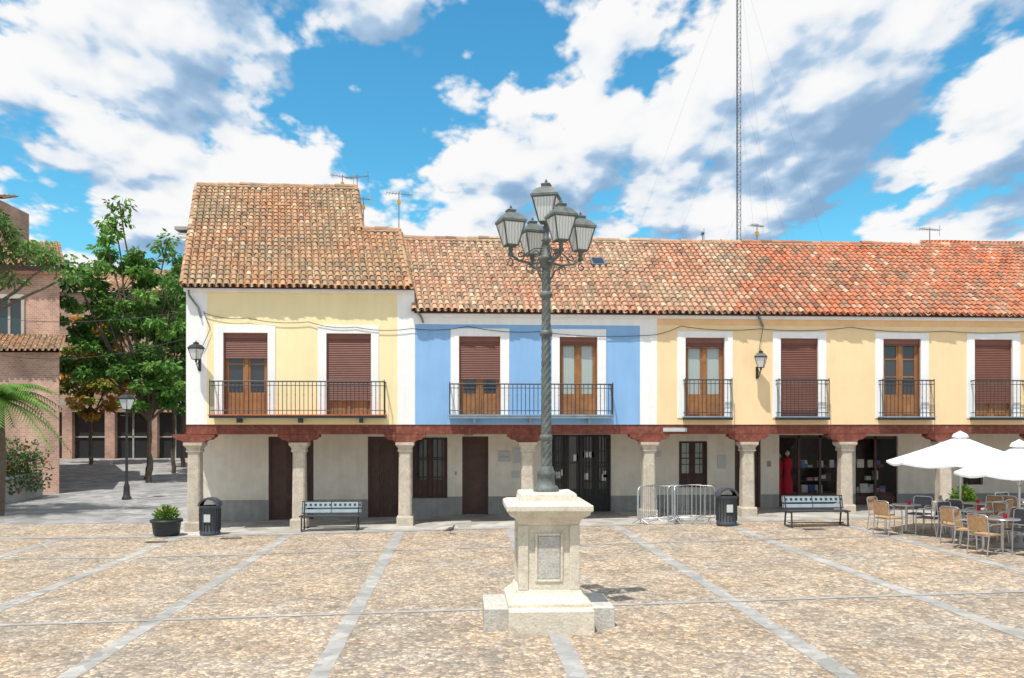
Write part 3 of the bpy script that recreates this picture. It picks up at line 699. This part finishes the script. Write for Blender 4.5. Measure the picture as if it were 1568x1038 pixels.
def chair_mesh(dark):
    mb=MB(); w=.24
    for s in (-w,w):
        mb.tube([(s,-.24,0),(s,-.23,.62),(s,-.15,.67),(s,.1,.67),(s,.2,.64)],.014,6,0)
        mb.tube([(s,.26,0),(s,.2,.44),(s,.26,.84)],.014,6,0)
    mb.tube([(-w,.26,.84),(-w+.06,.27,.88),(w-.06,.27,.88),(w,.26,.84)],.014,6,0)
    mb.tube([(-w,-.23,.42),(w,-.23,.42)],.012,5,0); mb.tube([(-w,.2,.42),(w,.2,.42)],.012,5,0)
    mb.box(-w+.01,w-.01,-.24,.21,.425,.45,1)
    rows=[[(x,.215+.06*(z-.5)/.35+.03*(1-(x/w)**2),z) for x in [(-w+.02)+(2*w-.04)*i/6 for i in range(7)]] for z in (.52,.62,.74,.86)]
    mb.grid(rows,1)
    o=mb.obj('cafe_chair',[M_alu,M_wickd if dark else M_wick]); me=o.data; bpy.data.objects.remove(o); return me
cm=[chair_mesh(False),chair_mesh(True)]
def chair(x,y,rot,k=0):
    o=bpy.data.objects.new('cafe_chair',cm[k]); scene.collection.objects.link(o); o.location=(x,y,gz(x)+.008); o.rotation_euler=(0,0,rot)
def table(x,y):
    mb=MB(); mb.lathe(0,0,[(.35,.71),(.36,.72),(.36,.735),(.35,.74)],20,0); mb.lathe(0,0,[(.03,.04),(.03,.71)],10,0)
    for k in range(4):
        a=k*math.pi/2+.4; mb.tube([(0,0,.06),(.3*math.cos(a),.3*math.sin(a),.015)],.018,5,0)
    mb.lathe(.1,.05,[(.03,.74),(.04,.75),(.04,.82),(.03,.83)],8,1)
    return mb.obj('cafe_table',[M_alu,M_red],loc=(x,y,gz(x)+.008))
tabs=[(11.6,-4.5),(13.4,-4.6),(12.35,-6.3),(11.95,-7.9),(13.6,-6.6),(15.2,-4.2)]
for ti,(x,y) in enumerate(tabs):
    table(x,y)
    for k in range(4):
        a=k*math.pi/2+R.uniform(-.25,.25)+.5; r=R.uniform(.58,.72); chair(x+r*math.cos(a),y+r*math.sin(a),a-math.pi/2+R.uniform(-.2,.2),1 if (ti+k)%3==0 else 0)

mb=MB(); mb.tube([(-.2,0,.09),(-.1,0,.11),(-.04,0,.13),(.03,0,.14),(.08,0,.16),(.1,0,.2),(.12,0,.22),(.15,0,.215)],[.012,.03,.055,.06,.045,.026,.028,.006],8)
for s in (-.02,.02): mb.tube([(0,s,0),(.01,s,.1)],.004,4)
mb.obj('pigeon',[M_pig],loc=(-.3,-2.2,gz(-.3)+.012),rotz=.4)

# ================================================================== TREES
def limb(mb,p0,p1,r0,r1,n=6,j=.12):
    p0=Vector(p0); p1=Vector(p1); pts=[];rs=[]
    for i in range(n+1):
        t=i/n; q=p0.lerp(p1,t)+(Vector((R.uniform(-j,j),R.uniform(-j,j),0)) if 0<i<n else Vector()); pts.append(q); rs.append(r0+(r1-r0)*t)
    mb.tube(pts,rs,7,1); return pts
def tree(name,x,y,blobs,fork,nleaf,cols,L=.28,W=.12,r0=.16,lean=(0,0),dens=7):
    mb=MB(); z=gz(x,y); base=Vector((x,y,z)); F=base+Vector((lean[0],lean[1],fork))
    limb(mb,base+Vector((0,0,-.1)),F,r0,r0*.7,8,.06)
    tot=sum(b[3]**2 for b in blobs)
    for (dx,dy,zz,r) in blobs:
        c=base+Vector((dx,dy,zz)); limb(mb,F,c,r0*.5,.03,6,.15)
        ncl=max(6,int(r*r*dens)); per=int(nleaf*r*r/tot/ncl)
        for _ in range(ncl):
            d=rv(); d=d.normalized()*(d.length**.4)*r*1.1; cc=c+Vector((d.x,d.y,d.z*.95))
            if R.random()<.35: limb(mb,c,cc,.03,.008,3,.05)
            kk=R.uniform(.65,1.55); base_c=R.choice(cols); cr=R.uniform(.28,.55)
            for _ in range(per):
                o=rv()*cr; o.z*=.6
                k=kk*R.uniform(.8,1.2)
                leafq(mb,cc+o,L*R.uniform(.7,1.2),W*R.uniform(.7,1.2),Vector((o.x,o.y,o.z*.5-.25))+rv()*.4,tuple(q*k for q in base_c),0)
    return mb.obj(name,[M_leaf,M_bark])
G1=[(.10,.22,.04),(.075,.18,.03),(.15,.28,.055)]
tree('leafy_tree',-16.1,19,[(-1.5,0,9.8,1.7),(.9,.2,8.9,1.6),(-3.4,0,9.8,1.0),(-2.1,0,11.9,.8),(-1.7,0,13.2,.55),(-1.5,0,14.4,.3),(-.1,0,11.4,.9),(1.7,0,10.7,.8),(-1.6,.4,7.5,1.9),(1.2,.3,6.6,1.7),(-3.3,0,6.6,1.1),(-.6,0,5.0,1.3),(1.5,0,4.6,1.0),(-4.2,0,11.4,.5),(.9,0,12.4,.4),(-3.9,0,8.2,.8),(-3.2,0,11.0,.5)],3.2,20000,G1,.33,.14,.16,dens=7)
tree('leafy_tree',-17.6,29,[(0,0,9.5,1.7),(-.9,0,7,1.8),(1.1,0,7,1.8),(0,0,5,1.6),(.6,0,11.8,1.2),(1.8,0,10.2,1.3),(2.2,0,8.4,1.2),(1.4,0,13.2,.8),(2.6,0,12.0,.8)],3.2,11000,[(.09,.19,.04),(.11,.22,.045)],.36,.16,.15)
tree('leafy_tree',-16.7,24.5,[(0,0,8.8,1.4),(-.3,0,6.9,1.4),(.4,0,5.4,1.2),(.8,0,10.4,1.1),(.5,0,12.1,.7),(1.2,0,7.5,1.1)],3.4,7500,G1,.33,.14,.13)
tree('autumn_tree',-24.4,31.6,[(0,0,8.0,1.8),(-1.2,0,6.2,1.7),(1.4,0,6.4,1.7),(0,0,4.8,1.6),(1,0,9,1.1)],2.8,10000,[(.45,.28,.05),(.26,.25,.05),(.5,.27,.06),(.16,.2,.04)],.34,.16,.14)
tree('overhanging_tree',-17.7,4.6,[(1.4,0,10.0,.6),(2.2,0,9.6,.45),(2.9,0,9.3,.4),(3.5,.1,8.9,.33),(4.0,.1,8.5,.24),(.4,0,10.3,.9),(-1,0,10,1.6),(.7,0,9.2,.5),(1.5,0,8.9,.4),(2.1,0,8.4,.25),(-1.5,0,8,1.3)],6,9000,[(.09,.18,.045),(.12,.22,.05)],.26,.09,.18,lean=(-.6,0),dens=9)
def palm(x,y,h):
    mb=MB(); z=gz(x,y); mb.tube([(x,y,z),(x+.1,y,z+h*.5),(x,y,z+h)],[.28,.24,.26],10,1)
    top=Vector((x,y,z+h))
    for k in range(36):
        a=k*2.4+R.uniform(-.2,.2); el=R.uniform(-.1,1.2); L=R.uniform(2.0,2.7); d=Vector((math.cos(a),math.sin(a),0)); pts=[]
        for i in range(13):
            t=i/12; pts.append(top+d*(L*t*math.cos(el*(1-t*.4)))+Vector((0,0,L*(math.sin(el)*t-.75*t*t))))
        mb.tube(pts,[.02*(1-i/13)+.004 for i in range(13)],4,0,(.15,.26,.06)); s=d.cross(Vector((0,0,1)))
        g=R.uniform(.7,1.3)
        for i in range(1,13):
            for q in range(2):
                p=pts[i-1].lerp(pts[i],q*.5); l=.5*(1-(i/13)**3)+.1
                for sd in (-1,1):
                    e=p+s*sd*l*.8+(pts[i]-pts[i-1]).normalized()*l*.6+Vector((0,0,-l*.35)); w=(pts[i]-pts[i-1]).normalized()*.035
                    mb.face([p-w,p+w,e],0,(.15*g,.30*g,.05*g))
    return mb.obj('palm_tree',[M_leaf,M_bark])
palm(-16.4,5.0,4.1)
mb=MB()
for _ in range(5200):
    t=R.random(); p=Vector((-19.9+1.3*t+R.uniform(-.6,.6),4+8.5*t+R.uniform(-.5,.5),R.uniform(.2,2.5)*R.uniform(.6,1)))
    g=R.uniform(.5,1.2); leafq(mb,p,.2,.09,rv(),(.08*g,.15*g,.04*g) if R.random()>.04 else (.5,.05,.06))
mb.obj('garden_shrubs',[M_leaf])

# ================================================================== LEFT BUILDINGS
BH=empty('brick_house',(-24,18,0))
mb=MB()
fp=[(-34,17.2),(-19.8,17.2),(-25,28),(-39,28)]
wall(mb,-34,-19.8,-.5,10.75,17.2,[(-23.0,-21.6,7.3,9.2),(-27,-25.6,7.3,9.2)],lambda x,z:0)
for i in (1,2,3):
    a=fp[i]; b=fp[(i+1)%4]; mb.face([(*a,-.5),(*b,-.5),(*b,10.75),(*a,10.75)],0)
for a in (-23.0,-27):
    mb.box(a-.15,a+1.55,17.1,17.22,9.2,9.4,1); mb.box(a-.15,a,17.12,17.21,7.2,9.2,1); mb.box(a+1.4,a+1.55,17.12,17.21,7.2,9.2,1); mb.box(a-.2,a+1.6,17.05,17.21,7.1,7.3,1)
    mb.box(a,a+1.4,17.42,17.46,7.3,9.2,2); mb.box(a+.64,a+.76,17.38,17.42,7.3,9.2,1)
M_sill=mk('pale_window_frame',(.45,.42,.37),.8,.1,3,.1)
mb.obj('walls',[M_brick,M_sill,G_dark],BH)
roof('tiled_roof',BH,-34,-19.4,16.7,22,10.8,13.0,lambda x:-.5,0,pitch=.26,row=.36)
mb=MB(); mb.box(-34,-19.5,16.75,17.2,10.55,10.75,0); mb.box(-34,-19.6,16.95,17.2,10.4,10.55,1); mb.box(-27.5,-24.6,21,24,11,15.0,1)
mb.obj('eaves_and_tower',[M_dwood,M_brick],BH)
roof('tower_roof',BH,-27.8,-24.2,20.6,24,15.0,16.0,lambda x:-.3,0,pitch=.26,row=.36)
mb=MB(); wall(mb,-34,-18.35,-.5,6.3,14,[(-22.5,-21.2,2.0,4.4)],lambda x,z:0); mb.face([(-18.35,14,-.5),(-19.8,17.2,-.5),(-19.8,17.2,6.9),(-18.35,14,6.3)],0)
mb.box(-22.5,-21.2,14.2,14.24,2,4.4,1); mb.obj('annex_walls',[M_brick,M_dark],BH)
roof('annex_roof',BH,-34,-18.1,13.6,17.2,6.35,7.4,lambda x:-.4,0,pitch=.26,row=.36)
FW=empty('garden_wall',(-18.9,10,0)); mb=MB()
Rm=Matrix.Translation((-18.9,13.2,0))@Matrix.Rotation(D2R(93),4,'Z')
mb.box(-12,0,-.2,.2,-.6,.75,0,M=Rm); mb.box(-12,.03,-.25,.25,.75,.85,0,M=Rm)
for k in range(80): mb.box(-12+k*.15,-11.975+k*.15,-.012,.012,.85,1.75,1,M=Rm)
mb.box(-12,0,-.02,.02,1.7,1.74,1,M=Rm); mb.obj('wall_and_railing',[M_plinth,M_iron],FW)

BB=empty('street_end_building',(-24,36,0))
mb=MB(); yb=37
ops=[(x,x+2.3,.3,3.9) for x in (-34,-31,-28,-25,-22,-19,-16)]+[(x+.5,x+1.6,6,8) for x in (-34,-31,-28,-25,-22,-19,-16)]
wall(mb,-38,-10,-.2,12.6,yb,ops,lambda x,z:1 if z>4.4 and z<4.8 else (2 if x>-21.5 else 0),(-21.5,),(4.4,4.8),depth=.5)
for o in ops:
    mb.box(o[0],o[1],yb+.5,yb+.55,o[2],o[3],3); mb.box((o[0]+o[1])/2-.06,(o[0]+o[1])/2+.06,yb+.42,yb+.49,o[2],o[3],1)
    mb.box(o[0],o[1],yb+.42,yb+.49,(o[2]+o[3])/2-.05,(o[2]+o[3])/2+.05,1)
mb.face([(-10,yb,-.2),(-10,yb+12,-.2),(-10,yb+12,12.6),(-10,yb,12.6)],2)
mb.obj('walls',[M_brick,M_sill,mk('orange_stucco',(.75,.42,.22),.9,.1,1,.2),G_dark],BB)
roof('tiled_roof',BB,-38,-10,yb-.4,yb+6,12.6,15.3,lambda x:0,0,pitch=.35,row=.5)

DH=empty('distant_house',(28,14,0)); mb=MB()
mb.face([(23.6,12.5,0),(23.6,19.5,0),(23.6,19.5,10.9),(23.6,16,11.9),(23.6,12.5,10.9)],0); mb.face([(23.6,12.5,0),(36,12.5,0),(36,12.5,10.9),(23.6,12.5,10.9)],0)
mb.obj('walls',[M_cream],DH); roof('tiled_roof',DH,23.3,36,12.2,16,10.95,12.35,lambda x:0,1)
mb=MB(); mb.box(-10.45,-9.6,7.5,9.5,7,10.5,0); mb.box(-11.0,-9.5,7.35,9.6,10.5,10.62,1); mb.box(-10.9,-9.5,7.42,9.6,10.25,10.38,0); mb.box(-10.75,-9.5,7.45,9.6,10.1,10.25,0); mb.obj('rear_wing',[M_whi,M_plinth],H1)

# ================================================================== MAST, ANTENNAS
MA=empty('radio_mast',(21.9,40,0)); mb=MB(); mx,my=21.9,40; hw=.17
cor=[(mx-hw,my-hw*.6),(mx+hw,my-hw*.6),(mx,my+hw)]
for c in cor: mb.tube([(*c,0),(*c,48)],.026,4)
z=0
while z<47.5:
    for i in range(3):
        a=cor[i]; b=cor[(i+1)%3]; mb.tube([(*a,z),(*b,z+.5)],.013,3); mb.tube([(*a,z+.5),(*b,z+.5)],.013,3)
    z+=.5
for a in (0,2.09,4.19):
    for zz,rr in ((20,9),(30,13),(40,17)):
        mb.tube([(mx,my,zz),(mx+rr*math.cos(a+.4),my+rr*math.sin(a+.4),0)],.005,3)
mb.obj('lattice',[mk('mast_steel',(.12,.12,.13),.5,.2,3,0)],MA)
def antenna(x,y,z,h,rot=0,yel=False,boom=.9):
    mb=MB(); mb.tube([(0,0,0),(0,0,h)],.018,5,0)
    mb.tube([(-boom/2,0,h-.08),(boom/2,0,h-.08)],.012,4,0)
    for k in range(9):
        q=-boom/2+boom*k/8; l=.22-.012*k; mb.tube([(q,-l,h-.08),(q,l,h-.08)],.007,3,0); mb.tube([(q,0,h-.08-l*.4),(q,0,h-.08+l*.4)],.006,3,0)
    if yel: mb.box(-.06,.06,-.04,.04,h-.45,h-.3,1)
    mb.tube([(boom*.5,0,h-.3),(boom*.5,0,h+.12)],.012,4,1 if yel else 0)
    return mb.obj('tv_antenna',[M_zinc,M_yellowm],loc=(x,y,z),rotz=rot)
antenna(-4.5,6.6,11.9,.6,.5,True); antenna(-3.95,6.6,11.7,.8,-.3); antenna(-3.55,5.2,9.6,1.7,.3,True,.5); antenna(-2.25,5.0,9.6,1.85,.3,True,.9)
antenna(11.1,5.3,9.6,.95,.4,True,.6); antenna(17.8,5.3,9.6,.9,.2,False,.9); antenna(9.0,5.2,9.7,.5,0,False,.1)

# ================================================================== LIGHT / SKY / CAMERA
ld=Vector((1.22,1.95,-5.8)).normalized()
sun=bpy.data.lights.new('sun','SUN'); sun.energy=5.0; sun.angle=D2R(.5); sun.color=(1,.96,.9)
so=bpy.data.objects.new('sun',sun); scene.collection.objects.link(so); so.rotation_euler=ld.to_track_quat('-Z','Y').to_euler(); so.location=(-10,-20,40)
w=bpy.data.worlds.new('World'); scene.world=w; w.use_nodes=True; nt=w.node_tree; N=nt.nodes; L=nt.links; N.clear()
out=N.new('ShaderNodeOutputWorld'); bg=N.new('ShaderNodeBackground'); bg.inputs['Strength'].default_value=.14
sky=N.new('ShaderNodeTexSky'); sky.sky_type='NISHITA'; sky.sun_disc=False; sky.sun_elevation=math.asin(-ld.z); sky.sun_rotation=math.atan2(-ld.x,-ld.y)%(2*math.pi)
hs=N.new('ShaderNodeHueSaturation'); hs.inputs['Saturation'].default_value=1.3; L.new(sky.outputs[0],hs.inputs['Color'])
tn=N.new('ShaderNodeMix'); tn.data_type='RGBA'; tn.blend_type='MULTIPLY'; tn.inputs['Factor'].default_value=1; L.new(hs.outputs[0],tn.inputs['A']); tn.inputs['B'].default_value=(.8,1.5,1.35,1)
L.new(tn.outputs['Result'],bg.inputs['Color'])
tc=N.new('ShaderNodeTexCoord'); sp=N.new('ShaderNodeSeparateXYZ'); L.new(tc.outputs['Generated'],sp.inputs[0])
def m(op,a,b=None,c=None):
    n=N.new('ShaderNodeMath'); n.operation=op
    for i,q in enumerate((a,b,c)):
        if q is None: continue
        if isinstance(q,(int,float)): n.inputs[i].default_value=q
        else: L.new(q,n.inputs[i])
    return n.outputs[0]
def coords(dz,dx):
    z=m('ADD',m('MAXIMUM',sp.outputs[2],0),dz); k=m('DIVIDE',1,m('ADD',z,.40))
    cb=N.new('ShaderNodeCombineXYZ'); L.new(m('MULTIPLY',m('ADD',sp.outputs[0],dx),k),cb.inputs[0]); L.new(m('MULTIPLY',m('MULTIPLY',sp.outputs[1],k),.5),cb.inputs[1]); L.new(m('MULTIPLY',m('MULTIPLY',z,k),2.3),cb.inputs[2])
    return cb.outputs[0]
def noi(v,sc,det,rough=.5,dist=0):
    n=N.new('ShaderNodeTexNoise'); n.inputs['Scale'].default_value=sc; n.inputs['Detail'].default_value=det; n.inputs['Roughness'].default_value=rough; n.inputs['Distortion'].default_value=dist
    L.new(v,n.inputs['Vector']); return n.outputs['Fac']
def vor(v,sc,det):
    n=N.new('ShaderNodeTexVoronoi'); n.feature='F1'; n.inputs['Scale'].default_value=sc; n.inputs['Detail'].default_value=det; n.inputs['Roughness'].default_value=.6; n.normalize=True
    L.new(v,n.inputs['Vector']); return n.outputs['Distance']
def mr(x,a,b,c,d,smooth=True):
    n=N.new('ShaderNodeMapRange'); n.interpolation_type='SMOOTHSTEP' if smooth else 'LINEAR'; L.new(x,n.inputs[0])
    for i,q in enumerate((a,b,c,d)): n.inputs[i+1].default_value=q
    return n.outputs[0]
def dens(dz,dx,vd,nd):
    v=coords(dz,dx)
    return m('ADD',noi(v,4.2,nd,.55),m('MULTIPLY',m('SUBTRACT',.32,vor(v,11,vd)),.42))
d0=dens(0,0,3,6); d1=dens(.016,-.008,2,4)
v0=coords(0,0); v2=coords(.05,-.02); big=m('SUBTRACT',noi(v0,4.2,2),noi(v2,4.2,2))
mask=mr(d0,.405,.475,0,1)
lit=m('ADD',m('ADD',m('MULTIPLY',m('SUBTRACT',d0,d1),3.4),m('MULTIPLY',big,2.6)),m('MULTIPLY',m('SUBTRACT',.56,d0),1.0))
lf=mr(lit,-.55,.42,0,1)
cmx=N.new('ShaderNodeValToRGB'); L.new(lf,cmx.inputs[0]); e=cmx.color_ramp.elements; e[0].position=0; e[0].color=(.27,.44,.66,1); e[1].position=1; e[1].color=(1,1,1,1)
q=e.new(.40); q.color=(.48,.64,.83,1); q=e.new(.66); q.color=(.82,.88,.95,1)
cb2=N.new('ShaderNodeBackground'); L.new(cmx.outputs[0],cb2.inputs['Color']); cb2.inputs['Strength'].default_value=.96
ms=N.new('ShaderNodeMixShader'); L.new(mask,ms.inputs[0]); L.new(bg.outputs[0],ms.inputs[1]); L.new(cb2.outputs[0],ms.inputs[2]); L.new(ms.outputs[0],out.inputs['Surface'])

cam=bpy.data.cameras.new('camera'); co=bpy.data.objects.new('camera',cam); scene.collection.objects.link(co)
co.location=(0,-26,3); co.rotation_euler=(D2R(90),0,-math.atan(.06)); cam.sensor_width=36; cam.lens=29.85; cam.shift_y=.0835; cam.clip_end=3000
scene.camera=co
scene.view_settings.view_transform='Standard'; scene.view_settings.look='None'; scene.view_settings.exposure=0
